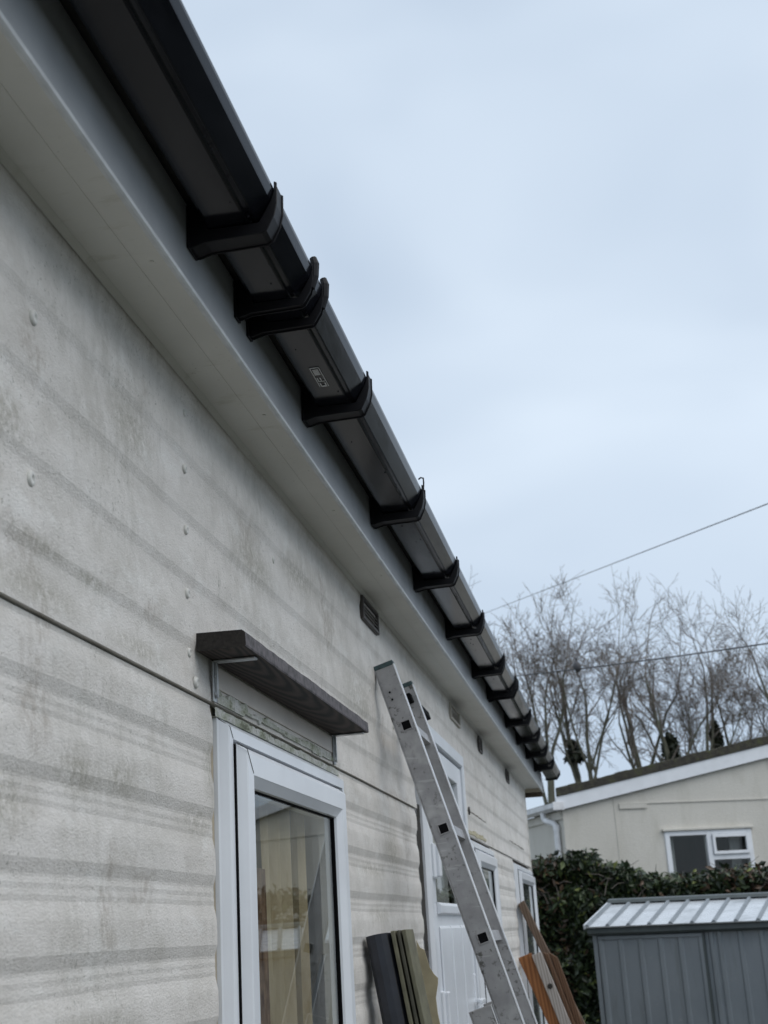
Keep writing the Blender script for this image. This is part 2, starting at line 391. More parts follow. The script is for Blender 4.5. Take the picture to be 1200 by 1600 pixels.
def cladding(y0, y1, z0, z1, zref, off=0.0, flat=None):
    pts = rib_pts(z0, z1, zref)
    ny = max(2, int((y1 - y0) / .08)); ys = np.linspace(y0, y1, ny + 1)
    mb = MB(); n = len(pts)
    for j, y in enumerate(ys):
        for z, x in pts:
            wob = .0009 * math.sin(y * 3.1 + z * 5) + .0003 * math.sin(y * 9.7 - z * 11)
            dz = .0008 * math.sin(y * 3.3 + 1.0) + .0006 * math.sin(y * 9.7 + z * 3)
            mb.v.append((x + off + wob, float(y), z + (dz if z0 + .001 < z < z1 - .001 else 0)))
    for j in range(len(ys) - 1):
        for i in range(n - 1):
            a = j * n + i; mb.f.append((a, a + n, a + n + 1, a + 1))
    # returned edges 14 mm back
    def edge(idx):
        b = len(mb.v)
        for i in idx: x, y, z = mb.v[i]; mb.v.append((x - .014, y, z))
        for q in range(len(idx) - 1): mb.f.append((idx[q], idx[q + 1], b + q + 1, b + q))
    edge(list(range(n))); edge([(len(ys) - 1) * n + i for i in range(n)])
    edge([j * n for j in range(len(ys))]); edge([j * n + n - 1 for j in range(len(ys))])
    o = mb.build('cladding_panel', M['wall'], home, smooth=True)
    me = o.data
    md = o.modifiers.new('split', 'EDGE_SPLIT'); md.split_angle = R(7)
    return o
ZL, ZU = 1.943, 2.0855
JT, JB = 2.0058, 2.0024
for y0, y1, z0, z1 in [(-2.6, .02, JT, 2.505), (.024, 3.970, JT, 2.505), (3.975, 5.142, 2.306, 2.505), (5.146, 8.65, JT, 2.505)]:
    cladding(y0, y1, z0, z1, ZU, .0015)
for y0, y1, z0, z1 in [(-2.6, .02, .32, JB), (.024, 1.938, .32, JB), (1.951, 2.848, .32, .98), (2.852, 3.958, .32, JB), (5.146, 5.262, .32, JB), (5.266, 6.128, .32, .98),
                       (6.132, 7.318, .32, JB), (7.322, 8.528, .32, .98), (8.532, 8.65, .32, JB)]:
    cladding(y0, y1, z0, z1, ZL)
# lining behind the cladding, with the openings left free
lin = MB()
OPEN = [(1.99, 2.81, 1.0, 1.965), (4.06, 5.11, .42, 2.275), (5.30, 6.10, 1.0, 1.97), (7.36, 8.49, 1.0, 1.96)]
ys = [-2.6] + [v for o in OPEN for v in o[:2]] + [8.63]
for i in range(0, len(ys), 2): lin.box(-.075, -.022, ys[i], ys[i + 1], .3, 2.50)
for y0, y1, z0, z1 in OPEN:
    lin.box(-.075, -.022, y0, y1, .3, z0); lin.box(-.075, -.022, y0, y1, z1, 2.50)
lin.build('wall_lining', M['lining'], home)
sh = MB().box(-3.2, -3.14, -2.6, 8.65, .3, 2.58).box(-3.14, -.075, 8.59, 8.648, .3, 2.58).box(-3.14, -.075, -2.6, -2.54, .3, 2.58).box(-3.14, -.08, -2.54, 8.59, .35, .42).box(-3.14, -.08, -2.54, 8.59, 2.44, 2.496)
sh.build('wall', M['render'], home)
MB().box(-1.55, -1.50, -2.5, 8.5, .42, 2.43).box(-1.5, -.08, 3.3, 3.36, .42, 2.43).box(-1.5, -.08, 1.0, 1.06, .42, 2.43).box(-1.5, -.08, 6.6, 6.66, .42, 2.43).build('room_partition', M['room'], home)
MB().box(-3.1, -.04, -2.5, 8.55, .02, .30).build('underskirt', M['dark'], home)
# corner trim and roof
MB().box(-.02, .004, 8.651, 8.668, .32, 2.505).build('corner_trim', M['wall'], home, .003)
MB().prism([(.158, 2.6235), (.160, 2.628), (-1.6, 2.97), (-3.4, 2.637), (-3.4, 2.6315), (-1.6, 2.955)], -2.8, 9.0).build('roof', M['felt'], home)  # unseen eave edge extended over the gutter gap to block sky light from the fascia
MB().prism([(.085, 2.50), (.085, 2.594), (-1.6, 2.92), (-3.3, 2.594), (-3.3, 2.50)], 8.655, 8.70).build('gable_board', M['soffit'], home)
# soffit in two lengths with a joint, a raised outer strip, fascia with a drip bead
for a, b in [(-2.6, 5.038), (5.0415, 8.66)]:
    MB().box(-.02, .0595, a, b, 2.4985, 2.512).build('soffit_board', M['soffit'], home, .001)
    MB().box(.0596, .0995, a, b, 2.4978, 2.512).build('soffit_strip', M['soffit'], home, .0015)
MB().box(-.02, .0995, 8.664, 8.96, 2.500, 2.512).build('soffit_end_board', M['raw'], home, .001, label='bare tan soffit end beyond the corner')
MB().box(-.30, .1, 8.962, 8.985, 2.47, 2.594).build('verge_board', M['lining'], home, .002)
MB().box(.088, .1040, -2.6, 8.96, 2.503, 2.622).build('fascia_board', M['fascia'], home, .001)
M['bead'] = simple('white_bead', (.62, .64, .65), .4, .12, 20)
MB().prism([(.0985, 2.4930), (.1035, 2.4915), (.1075, 2.4945), (.1078, 2.5000), (.1045, 2.5026), (.0985, 2.5026)], -2.6, 8.96).build('drip_bead', M['bead'], home, .0008)
for i in range(16):
    y = .35 + i * .55
    o = MB().tube([(.080, y, 2.4977), (.080, y, 2.4966)], .0032, 8).build('nail_head', M['soffit'], home)
# caulk line where wall meets soffit
MB().prism([(.002, 2.4983), (.0105, 2.4983), (.002, 2.4905)], -2.6, 8.65).build('cove_strip', M['soffit'], home)

# screw caps
cap = MB()
N = 14
rings = [(0.0105, 0), (.0105, .0035), (.0085, .0062), (.0045, .0066), (.0035, .0050), (0.0001, .0050)]
for r, x in rings:
    for k in range(N): cap.v.append((x, r * math.cos(2 * math.pi * k / N), r * math.sin(2 * math.pi * k / N)))
for i in range(len(rings) - 1):
    for k in range(N): cap.f.append((i * N + k, i * N + (k + 1) % N, (i + 1) * N + (k + 1) % N, (i + 1) * N + k))
cap_me = cap.mesh('screw_cap', M['cap'], True)
for y, z, sc in [(1.278, 2.347, 1.05), (1.281, 2.152, 1.1), (1.825, 2.444, .7), (1.821, 2.349, .85), (1.824, 2.252, .85), (1.826, 2.153, .9), (2.349, 2.345, .8), (1.832, 2.064, .8), (1.848, 2.022, 1.0),
                 (2.36, 2.445, .6), (.9, 2.347, 1), (3.3, 2.252, .7), (3.62, 2.20, .6), (4.62, 2.42, .6), (6.4, 2.35, .7), (7.0, 2.25, .7)]:
    o = bpy.data.objects.new('screw_cap', cap_me); COL.objects.link(o); o.parent = home; o.matrix_parent_inverse = root_mat(home).inverted()
    u = ((ZU - z) % PER); x = float(np.interp(u, [p[0] for p in PROF] + [PER], [p[1] for p in PROF] + [0]))
    o.location = (x + .0012, y, z); o.scale = (sc * .8, sc * .85, sc * .85); o.rotation_euler = (random.random() * 3, .05, .08)

# windows: bevelled outer frame, bevelled sash, glazing bead, pane
def ring(y0, y1, z0, z1, prof, lower=True):
    """mitred frame: prof = list of (inset, x) from the outside in, all faces"""
    mb = MB(); n = len(prof)
    for ins, x in prof:
        mb.v += [(x, y0 + ins, z0 + ins), (x, y1 - ins, z0 + ins), (x, y1 - ins, z1 - ins), (x, y0 + ins, z1 - ins)]
    for i in range(n - 1):
        for k in range(4):
            a = i * 4 + k; b = i * 4 + (k + 1) % 4
            mb.f.append((a, b, b + 4, a + 4))
    return mb
def window(y0, y1, z0, z1, sash_in=.0375, curtain=None, label=None):
    fr = ring(y0, y1, z0, z1, [(0, -.05), (0, .0005), (.0025, .003), (.011, .0155), (.0135, .0172), (.0305, .0172), (.0305, -.02), (.05, -.02), (.05, -.05)]).build('window', M['upvc'], home, label=label)
    ring(y0 + .031, y1 - .031, z0 + .031, z1 - .031, [(0, .004), (.012, .004), (.012, -.03)]).build('weather_seal', M['rubber'], fr)
    MB().box(.004, .0200, y0 + .0318, y0 + .0374, z0 + .04, z1 - .0385).build('weather_seal', M['rubber'], fr)
    a, b, c, d = y0 + sash_in, y1 - .075, z0 + sash_in, z1 - sash_in
    ring(a, b, c, d, [(0, -.015), (0, .0195), (.002, .0215), (.0105, .0335), (.0130, .0350), (.0450, .0350), (.0470, .0335), (.0615, .0240), (.0630, .0180), (.0630, -.015)]).build('sash', M['upvc'], fr)
    ring(a + .0628, b - .0628, c + .0628, d - .0628, [(0, .0190), (.0008, .0182), (.0024, .0172), (.0024, .008), (0, .008)]).build('rubber_seal', M['rubber'], fr)
    MB().box(.0105, .0145, a + .056, b - .056, c + .056, d - .056).build('pane', M['glass'], fr)
    return fr
w1 = window(1.957, 2.838, .985, 1.986, label='white outward opening window under the wooden shelf')
w2 = window(5.27, 6.125, .985, 1.992)
w3 = window(7.325, 8.525, .985, 1.983)
# mitre joints on the near window corners, thin dark seams
def seam(pts, parent, r=.0006):
    MB().tube(pts, r, 4).build('mitre_seam', M['dark'], parent)
seam([(.0015, 1.958, 1.985), (.0176, 1.9705, 1.9725), (.0176, 1.987, 1.956)], w1)
seam([(.0215, 1.992, 1.951), (.0354, 2.003, 1.940), (.0354, 2.037, 1.906)], w1)
# curtains behind the glass
def drape(y0, y1, z0, z1, x, amp, waves, mat, name, parent, ny=60, nz=12, ph=0, sweep=0):
    mb = MB()
    for j in range(nz + 1):
        v = j / nz; z = z0 + (z1 - z0) * v
        for i in range(ny + 1):
            u = i / ny
            yy = y0 + (y1 - y0) * u + sweep * (1 - v) * (1 - v) * (1 - u)
            mb.v.append((x + amp * math.sin(u * waves * 6.283 + ph + .5 * math.sin(v * 3)) * (1.1 - .4 * v), yy, z))
    for j in range(nz):
        for i in range(ny):
            a = j * (ny + 1) + i; mb.f.append((a, a + 1, a + ny + 2, a + ny + 1))
    return mb.build(name, mat, parent, smooth=True, fix=False)
drape(2.352, 2.56, 1.02, 1.90, -.045, .015, 2.5, M['curtain'], 'curtain', w1, sweep=.03)
drape(2.615, 2.72, 1.02, 1.90, -.048, .014, 1.6, M['curtain'], 'curtain', w1, ph=2)
drape(2.235, 2.352, 1.02, 1.775, -.036, .005, 2, M['lace'], 'lace_curtain', w1, sweep=.06)
MB().box(-.075, -.021, 2.80, 2.812, 1.0, 1.96).build('reveal_board', M['upvc'], w1)
drape(5.7, 6.08, 1.02, 1.955, -.09, .015, 4, M['net'], 'curtain', w2)
drape(7.75, 8.45, 1.02, 1.945, -.09, .015, 5, M['net'], 'curtain', w3)
MB().box(-1.48, -.50, 1.10, 1.13, .45, 2.2).build('wardrobe', M['brown_wood'], home)

# chipped strip above the near window, yellowed strip above the second one
def ragged(y0, y1, z0, z1, x, th, mat, name, seed, step=.006, amp=.35, parent=home):
    rr = random.Random(seed); mb = MB(); n = int((y1 - y0) / step); top = []; bot = []; q = x
    t = 1.0; b = 0
    for i in range(n + 1):
        if rr.random() < .16: t = rr.uniform(1 - amp, 1)
        if rr.random() < .10: b = rr.uniform(0, amp * .5)
        y = y0 + i * step; top.append((y, z0 + (z1 - z0) * t)); bot.append((y, z0 + (z1 - z0) * b))
    for i in range(n + 1):
        q = x + .7 * (q - x) + .3 * rr.uniform(0, th)
        mb.v += [(q, bot[i][0], bot[i][1]), (q + rr.uniform(-.001, .001), top[i][0], top[i][1]), (x - .01, top[i][0], top[i][1]), (x - .01, bot[i][0], bot[i][1])]
    for i in range(n):
        a = i * 4
        mb.f += [(a, a + 4, a + 5, a + 1), (a + 1, a + 5, a + 6, a + 2), (a + 3, a + 2, a + 6, a + 7), (a, a + 3, a + 7, a + 4)]
    return mb.build(name, mat, parent)
ragged(1.945, 2.845, 1.9865, 2.0005, .002, .002, M['residue'], 'sealant_bead', 3, amp=.2)
ragged(1.955, 2.825, 2.0075, 2.031, .0035, .003, M['residue'], 'sealant_strip', 5, amp=.6)
ragged(5.20, 5.93, 2.010, 2.034, .004, .003, M['residue_y'], 'sealant_strip', 9, amp=.5)
# flat patch of wall under the shelf, where the ribs are covered
MB().box(-.006, .0028, 1.95, 2.825, 2.031, 2.0665).build('cover_board', M['cover'], home, .001, label='smooth pinkish board between shelf and window')
# long dark slots left in the upper cladding
for y0, y1, z in [(5.17, 5.98, 2.105), (7.16, 8.15, 2.092)]:
    ragged(y0, y1, z - .005, z + .004, .0025, .0008, M['lining'], 'open_slot', int(y0 * 10), amp=.8)
MB().tube([(.0, 5.33, 2.103), (.008, 5.33, 2.103)], .016, 10).build('knot_hole', M['dark'], home)
# expanding-foam line left of the door
MB().box(-.02, -.006, 1.9385, 1.9565, .99, 2.0).build('gap_filler', M['raw'], home)
jam = MB(); rr = random.Random(4); n = 60; prev = None
for i in range(n + 1):
    z = .45 + (2.02 - .45) * i / n; a = 3.965 + rr.uniform(-.004, .006); b = 4.012 + rr.uniform(-.006, .004)
    jam.v += [(-.004 + rr.uniform(-.003, .003), a, z), (-.002 + rr.uniform(-.004, .004), (a + b) / 2 + rr.uniform(-.01, .01), z), (.002, b, z)]
    if i: 
        q = (i - 1) * 3; jam.f += [(q, q + 1, q + 4, q + 3), (q + 1, q + 2, q + 5, q + 4)]
jam.build('gap_filler', M['dark'], home)

# louvre vents under the soffit
def vent(y0, y1, z0, z1, mat, slatmat, label=None):
    fr = ring(y0, y1, z0, z1, [(0, -.01), (0, .007), (.002, .009), (.007, .009), (.009, .006), (.009, -.01)]).build('vent', mat, home, label=label)
    MB().box(-.011, -.009, y0 + .005, y1 - .005, z0 + .005, z1 - .005).build('vent_back', M['dark'], fr)
    n = 4
    for i in range(n):
        z = z0 + .012 + (z1 - z0 - .024) * (i + .5) / n
        MB().prism([(-.006, z + .0045), (-.004, z + .006), (.006, z - .004), (.005, z - .006)], y0 + .007, y1 - .007).build('slat', slatmat, fr)
vent(3.226, 3.445, 2.425, 2.487, M['vent'], M['vent_slat'], 'brown louvred vent beside the ladder top')
vent(4.95, 5.235, 2.418, 2.480, M['vent_pale'], M['vent_pale'], 'pale beige louvred vent')
vent(5.93, 6.05, 2.412, 2.482, M['vent'], M['vent'])
vent(7.30, 7.44, 2.412, 2.482, M['vent'], M['vent'])

# door: frame, leaf with glazed upper part and fluted lower part
df = ring(4.022, 5.138, .42, 2.302, [(0, -.06), (0, .008), (.003, .011), (.012, .020), (.052, .020), (.055, .016), (.055, -.06)]).build('door_frame', M['upvc'], home)
leaf = MB().box(-.035, .010, 4.086, 5.074, .485, 1.735).box(-.035, .010, 4.086, 4.20, 1.7352, 2.238).box(-.035, .010, 4.96, 5.074, 1.7352, 2.238).box(-.035, .010, 4.2002, 4.9598, 2.172, 2.238).build('door', M['upvc'], home, .003)
for i in range(3):
    y = 4.205 + i * .262
    MB().prism([(.0102, .62), (.017, .63), (.017, 1.66), (.0102, 1.67)], y, y + .235).build('door_panel', M['upvc'], leaf, .003)
MB().prism([(.0102, 1.700), (.024, 1.705), (.026, 1.728), (.016, 1.738), (.0102, 1.738)], 4.19, 4.97).build('glazing_bead', M['upvc'], leaf, .002)
MB().box(-.012, -.007, 4.198, 4.962, 1.733, 2.174).build('pane', M['glass'], leaf)
drape(4.22, 4.94, 1.74, 2.165, -.05, .006, 9, M['net'], 'net_curtain', leaf)
for z in (1.43, 1.86):
    MB().box(.0105, .034, 4.150, 4.196, z - .048, z + .048).box(.0105, .024, 4.100, 4.149, z - .052, z + .052).build('hinge', M['upvc'], leaf, .004)
MB().box(.0105, .018, 4.99, 5.03, 1.27, 1.50).box(.018, .05, 5.0, 5.015, 1.40, 1.415).box(.038, .05, 4.90, 5.0, 1.402, 1.416).build('door_handle', M['upvc'], leaf, .003)
MB().box(.0105, .013, 4.082, 4.0858, .49, 2.235).build('weather_seal', M['rubber'], leaf)

# ================================================================ GUTTER
gut = thing('gutter', (.16, 8.98, 2.56), 'long black square plastic gutter fixed along the eave of the white home', 'gutter')
def gp(c):      # c: x of the front bottom corner
    o = [(.1300, 2.622), (.1325, 2.586), (.1345, 2.5795), (.1385, 2.578), (c - .0135, 2.578), (c - .0105, 2.5786), (c - .0085, 2.5812), (c - .0028, 2.5818), (c - .0012, 2.5808), (c + .0005, 2.5822), (.2226, 2.6070), (.2236, 2.6096), (.2273, 2.6210), (.2277, 2.6268), (.2247, 2.6284)]
    i_ = [(.2227, 2.6258), (.2223, 2.6208), (.2184, 2.6105), (c - .0040, 2.5850), (c - .0130, 2.581), (.1400, 2.581), (.1358, 2.588), (.1330, 2.622)]
    return o + i_
for a, b in [(-2.6, 1.775), (1.778, 5.448), (5.451, 8.97)]:
    MB().prism(gp(.2015 if b < 2 else .2045), a, b).build('trough', M['gutter'], gut, .0008)
MB().prism([(.125, 2.632), (.128, 2.572), (.205, 2.572), (.2290, 2.604), (.2290, 2.633)], 8.972, 8.984).build('stop_end', M['bracket'], gut, .001)
def band(extra):
    e = extra
    return [(.1042, 2.620), (.1042, 2.5560 - e), (.1120, 2.5552 - e), (.1300, 2.5600 - e), (.2085, 2.5620 - e), (.2150 + e, 2.5655 - e), (.2255 + e, 2.5850), (.2298 + e, 2.6030), (.2306 + e, 2.6345), (.2284, 2.6370), (.2282, 2.6280),
            (.2278, 2.6210), (.2240, 2.6092), (.2090, 2.5830), (.2055, 2.5772), (.1990, 2.5768), (.1385, 2.5768), (.1335, 2.5785), (.1318, 2.586), (.1290, 2.600), (.1150, 2.620)]
def arc_tip(mb, y, w, r):
    mb.tube([(.2245, y, 2.592), (.2298, y, 2.611), (.2314, y, 2.632), (.2284, y, 2.643)], [r * .8, r, r, r * .85], 8)
br_me = {}
for kind in ('bracket', 'joint'):
    mb = MB()
    if kind == 'bracket':
        mb.prism(band(0), -.0165, .0165)
        for y in (-.0185, .0165): mb.prism(band(.0022), y, y + .0020)
        mb.box(.1042, .1085, -.020, .020, 2.5535, 2.618)
        mb.tube([(.1085, .012, 2.5575), (.1125, .012, 2.5575)], .0035, 8)
    else:
        for y0, y1 in ((-.042, -.028), (.028, .042)):
            mb.prism(band(-.004), y0 + .0005, y1 - .0005); mb.prism(band(-.0015), y0, y0 + .002); mb.prism(band(-.0015), y1 - .002, y1)
            arc_tip(mb, (y0 + y1) / 2, 0, .0068)
        mb.box(.1042, .1085, -.046, -.022, 2.5560, 2.618); mb.box(.1042, .1085, .022, .046, 2.5560, 2.618); mb.box(.1042, .1075, -.022, .022, 2.580, 2.615)
    br_me[kind] = mb.mesh('gutter_' + kind, M['bracket'])
def put(kind, y, dz=0, tilt=0):
    o = bpy.data.objects.new('gutter_' + ('bracket' if kind == 'bracket' else 'joint'), br_me[kind]); COL.objects.link(o)
    o.parent = gut; o.matrix_parent_inverse = root_mat(gut).inverted(); o.location = (0, y, dz); o.rotation_euler = (0, 0, tilt)
    b = o.modifiers.new('bevel', 'BEVEL'); b.width = .0009; b.segments = 1; b.limit_method = 'ANGLE'; b.angle_limit = R(40)
    return o
for y in (-1.75, -1.1, -.45, .22, .88, 1.540, 2.200, 2.868, 3.500, 4.165, 4.900, 6.265, 6.900, 7.540, 8.210): put('bracket', y, random.uniform(-.001, .001))
for y in (1.792, 5.46): put('joint', y)
# loose clip tail standing up on one bracket
MB().tube([(.2303, 2.866, 2.625), (.2323, 2.867, 2.647), (.2318, 2.868, 2.658), (.2258, 2.868, 2.660), (.2205, 2.868, 2.656)], [.0022, .002, .002, .002, .002], 6).build('clip_tail', M['bracket'], gut)
# faded maker's print on the underside
pr = MB(); zP = 2.5778
def pbar(y0, y1, x0, x1): pr.box(x0 + .005, x1 + .005, y0 - .02, y1 - .02, zP - .0012, zP - .0004)
pbar(2.030, 2.112, .1545, .1555); pbar(2.030, 2.112, .1700, .1710); pbar(2.030, 2.032, .1545, .1710)
for i in range(5): pbar(2.038 + i * .005, 2.0405 + i * .005, .1575, .1675)
pbar(2.074, 2.090, .1575, .1590); pbar(2.074, 2.090, .1625, .1640); pbar(2.0885, 2.0905, .1575, .1685); pbar(2.096, 2.110, .1575, .1595); pbar(2.096, 2.110, .1660, .1680); pbar(2.108, 2.112, .1575, .168)
pr.build('printed_mark', M['print'], gut)
# drip beads hanging under the gutter
db = MB(); rr = random.Random(12)
drop_me = None
for i in range(70):
    y = rr.uniform(1.3, 5.2); x = rr.choice([rr.uniform(.14, .192), .1955])
    r = rr.uniform(.0010, .0022)
    db.tube([(x, y, 2.5784), (x, y, 2.5784 - r * .5), (x, y, 2.5784 - r), (x, y, 2.5784 - r * 1.3)], [r, r * .95, r * .6, r * .1], 6)
tag(db.build('water_drops', M['gutter'], gut, smooth=True), kind='stuff')

# ================================================================ SHELF OVER THE WINDOW
sf = thing('wooden_shelf', (0, 2.34, 2.07), 'dark weathered wooden shelf board bracketed to the wall above the near window', 'shelf')
mb = MB(); rr = random.Random(3); n = 40
for i in range(n + 1):
    y = 1.857 + (2.822 - 1.857) * i / n; j = rr.uniform(-.0003, .0003)
    wr = .0787 + .0004 * math.sin(i * .4) + j; top = 2.0975 - .0006 * abs(math.sin(i * .35)) + j * 2
    mb.v += [(.002, y, 2.0705), (wr - .001, y, 2.0715 + j * .5), (wr, y, 2.0740), (wr - .001, y, top - .004), (wr - .006, y, top), (.002, y, top + .001)]
for i in range(n):
    for k in range(6): mb.f.append((i * 6 + k, i * 6 + (k + 1) % 6, i * 6 + 6 + (k + 1) % 6, i * 6 + 6 + k))
mb.f += [tuple(range(5, -1, -1)), tuple(n * 6 + k for k in range(6))]
bd = mb.build('board', M['shelf'], sf)
bd.data.materials.append(M['shelf_edge']); bd.data.materials.append(simple('dark_end_grain', (.020, .017, .015), .85, .5, 160, bump=.6, bscale=300))
for p in bd.data.polygons:
    c = p.center
    if p.normal.x > .35 and abs(p.normal.y) < .5: p.material_index = 1
    if abs(p.normal.y) > .9: p.material_index = 2
for y in (1.936, 2.800):
    b = MB().box(.0045, .072, y - .008, y + .008, 2.0670, 2.0700)
    b.box(.0035, .0062, y - .009, y + .009, 2.006, 2.0668).box(.0062, .0105, y - .0025, y + .0025, 2.012, 2.0668)
    for z in (2.018, 2.045): b.tube([(.0060, y - .005, z), (.0085, y - .005, z)], .0032, 8)
    b.build('bracket', M['zinc'], sf, .0006)

# ================================================================ LADDER
ANG = R(73.7)
lad = thing('ladder', (.66, 3.53, 0), 'worn aluminium ladder leaning against the wall between the window and the door', 'ladder')
dn = Vector((math.cos(ANG), 0, -math.sin(ANG)))          # down along the ladder
fv = Vector((math.sin(ANG), 0, math.cos(ANG)))           # away from the wall
T0 = Vector((.0025, 0, 2.316))                           # wall-side top corner of the stiles
LEN = 2.316 / math.sin(ANG) - .02
WD = .0525
def P3(s, v, y): q = T0 + dn * s + fv * v; return Vector((q.x, y, q.z))
def lbox(mb, s0, s1, v0, v1, y0, y1):
    c = (P3(s0, v0, y0) + P3(s1, v1, y1)) / 2
    return mb.obox(c, dn * (s1 - s0) / 2, fv * (v1 - v0) / 2, Vector((0, (y1 - y0) / 2, 0)))
def stile(parent, y0, y1, s0, s1, v0, v1, cap='teal'):
    st = lbox(MB(), s0, s1, v0, v1 - .0022, y0, y1).build('stile', M['alu'], parent, .0018)
    lbox(MB(), s0, s1, v1 - .0021, v1 + .0012, y0 - .0012, y1 + .0012).build('front_flange', M['alu_edge_lit'], st, .0006)
    lbox(MB(), s0, s1, v0 - .0025, v0 - .0002, y0 - .0012, y1 + .0012).build('rear_flange', M['alu'], st, .0006)
    if cap:
        lbox(MB(), s0 - .010, s0 + .003, v0 - .0012, v1 + .0005, y0 - .0018, y1 + .0018).build('end_cap', M[cap], st, .0025)
    return st
RS = [.166 + .2785 * i for i in range(8)]
RS = [s for s in RS if s < LEN - .1]
st_n = stile(lad, 3.370, 3.392, 0, LEN, 0, WD); st_f = stile(lad, 3.690, 3.712, 0, LEN, 0, WD)
def rung(parent, s, y0, y1, vc, h=.0135):
    t = .0025
    mb = MB()
    o = [P3(s - h, vc - h, 0), P3(s - h, vc + h, 0), P3(s + h, vc + h, 0), P3(s + h, vc - h, 0)]
    k = h - t
    i_ = [P3(s - k, vc - k, 0), P3(s - k, vc + k, 0), P3(s + k, vc + k, 0), P3(s + k, vc - k, 0)]
    def at(q, y): return (q.x, y, q.z)
    vs = [at(q, y0) for q in o] + [at(q, y0) for q in i_] + [at(q, y0 + .12) for q in i_] + [at(q, y1) for q in o] + [at(q, y1) for q in i_] + [at(q, y1 - .12) for q in i_]
    f = []
    for a in range(4):
        b = (a + 1) % 4
        f += [(a, b, 4 + b, 4 + a), (4 + a, 4 + b, 8 + b, 8 + a), (12 + a, 12 + b, 16 + b, 16 + a), (16 + a, 16 + b, 20 + b, 20 + a), (a, b, 12 + b, 12 + a)]
    f += [(8, 9, 10, 11), (20, 21, 22, 23)]
    mb.add(vs, f)
    r = mb.build('rung', M['alu'], parent, .0006)
    for yy in (y0 + .0010, y1 - .0050):
        q = MB().add([at(P3(s + a * (k - .0002), vc + b * (k - .0002), 0), yy + d) for d in (0, .004) for a, b in ((-1, -1), (-1, 1), (1, 1), (1, -1))],
              [(0, 1, 2, 3), (4, 5, 6, 7), (0, 1, 5, 4), (1, 2, 6, 5), (2, 3, 7, 6), (3, 0, 4, 7)])
        q.build('rung_hole_shade', M['rubber'], r)  # black square painted in for the shade inside the open rung end
    return r
for s in RS: rung(lad, s, 3.3672, 3.7150, .0300)
# black bar stub through the far stile near its top
lbox(MB(), .028, .053, .015, .040, 3.655, 4.02).build('stop_block', M['rubber'], lad, .002)
# the lower section behind, wall side
st2 = stile(lad, 3.366, 3.390, .872, LEN, -.061, -.0062, cap=None); st3 = stile(lad, 3.692, 3.716, .872, LEN, -.061, -.0062, cap=None)
for s in [.95 + .2785 * i for i in range(4)]: rung(lad, s, 3.3632, 3.7190, -.036)
# rivet pairs and a strap scar on the near stile
for s in (.07, .09): MB().tube([P3(s, .018, 3.3697), P3(s, .018, 3.3680)], .0028, 8).build('rivet', M['rubber'], st_n)
MB().tube([P3(.030, .030, 3.6897), P3(.030, .030, 3.6880)], .0035, 8).build('rivet', M['rubber'], st_f)

# ================================================================ LEANING BOARDS BETWEEN WINDOW AND DOOR
def lean(name, px, pz, bx, w_y, th, y, mat, label, cat, group=None, skew=0, bev=.002, zb=0.0, extra=None):
    """a board whose wall-side top edge is at (px, pz) and whose foot stands bx out from the wall"""
    t = thing(name, (bx, y + w_y / 2, zb), label, cat, group)
    top = Vector((px, 0, pz)); foot = Vector((bx, 0, zb)); d = (foot - top); ln = d.length; d.normalize(); nrm = Vector((-d.z, 0, d.x)); nrm = nrm if nrm.x > 0 else -nrm
    c = (top + foot) / 2 + nrm * th / 2; c.y = y + w_y / 2
    MB().obox(c, d * ln / 2, nrm * th / 2, Vector((0, w_y / 2, 0))).build('board', mat, t, bev)
    return t, d, nrm
# dark rounded trim
t = thing('dark_trim', (.31, 3.09, 0), 'dark blue-black plastic trim leaning closest to the wall, between window and ladder', 'trim', 'boards leaning between window and ladder')
tp = Vector((.0, 0, 1.649)); ft = Vector((.25, 0, 0)); d = (ft - tp).normalized(); nr = Vector((-d.z, 0, d.x)); nr = nr if nr.x > 0 else -nr
sec = [(.000, .03), (.003, .012), (.012, .002), (.026, 0), (.040, .003), (.052, .010), (.058, .022), (.058, .10), (.055, .10), (.054, .024), (.048, .015), (.038, .008), (.026, .005), (.014, .007), (.007, .015), (.004, .03), (.004, .10), (.0, .10)]
mb = MB(); n = len(sec); Lb = (ft - tp).length
for s in (0, Lb):
    for v, y in sec:
        q = tp + d * (s + (y * .12 if s == 0 else 0)) + nr * v; mb.v.append((q.x, 3.045 + y, q.z))
mb.f = [tuple(range(n)), tuple(range(2 * n - 1, n - 1, -1))] + [(i, (i + 1) % n, n + (i + 1) % n, n + i) for i in range(n)]
mb.build('profile', M['trim_dark'], t)
MB().obox((tp + ft) / 2 + nr * .029 + Vector((0, 3.10, 0)), d * (Lb / 2 - .004), nr * .024, Vector((0, .045, 0))).build('core', M['dark'], t)
xs = .0605
for i, (th, m_, zt, nm) in enumerate([(.0085, 'olive_pale', 1.6585, 'pale olive board, first beside the dark trim, leaning on the wall'), (.0070, 'olive', 1.6590, 'thin olive board second from the dark trim, leaning by the ladder'),
                                    (.0095, 'olive_pale', 1.6595, 'pale olive board third from the dark trim, next to the torn card')]):
    lean('cladding_offcut', xs / math.sin(math.atan2(1.65, .25)) , zt - .0005, .25 + xs + .004 * i, .11, th, 3.052 + .006 * i, M[m_], nm, 'board', 'boards leaning between window and ladder', bev=.0015)
    xs += th + .0036
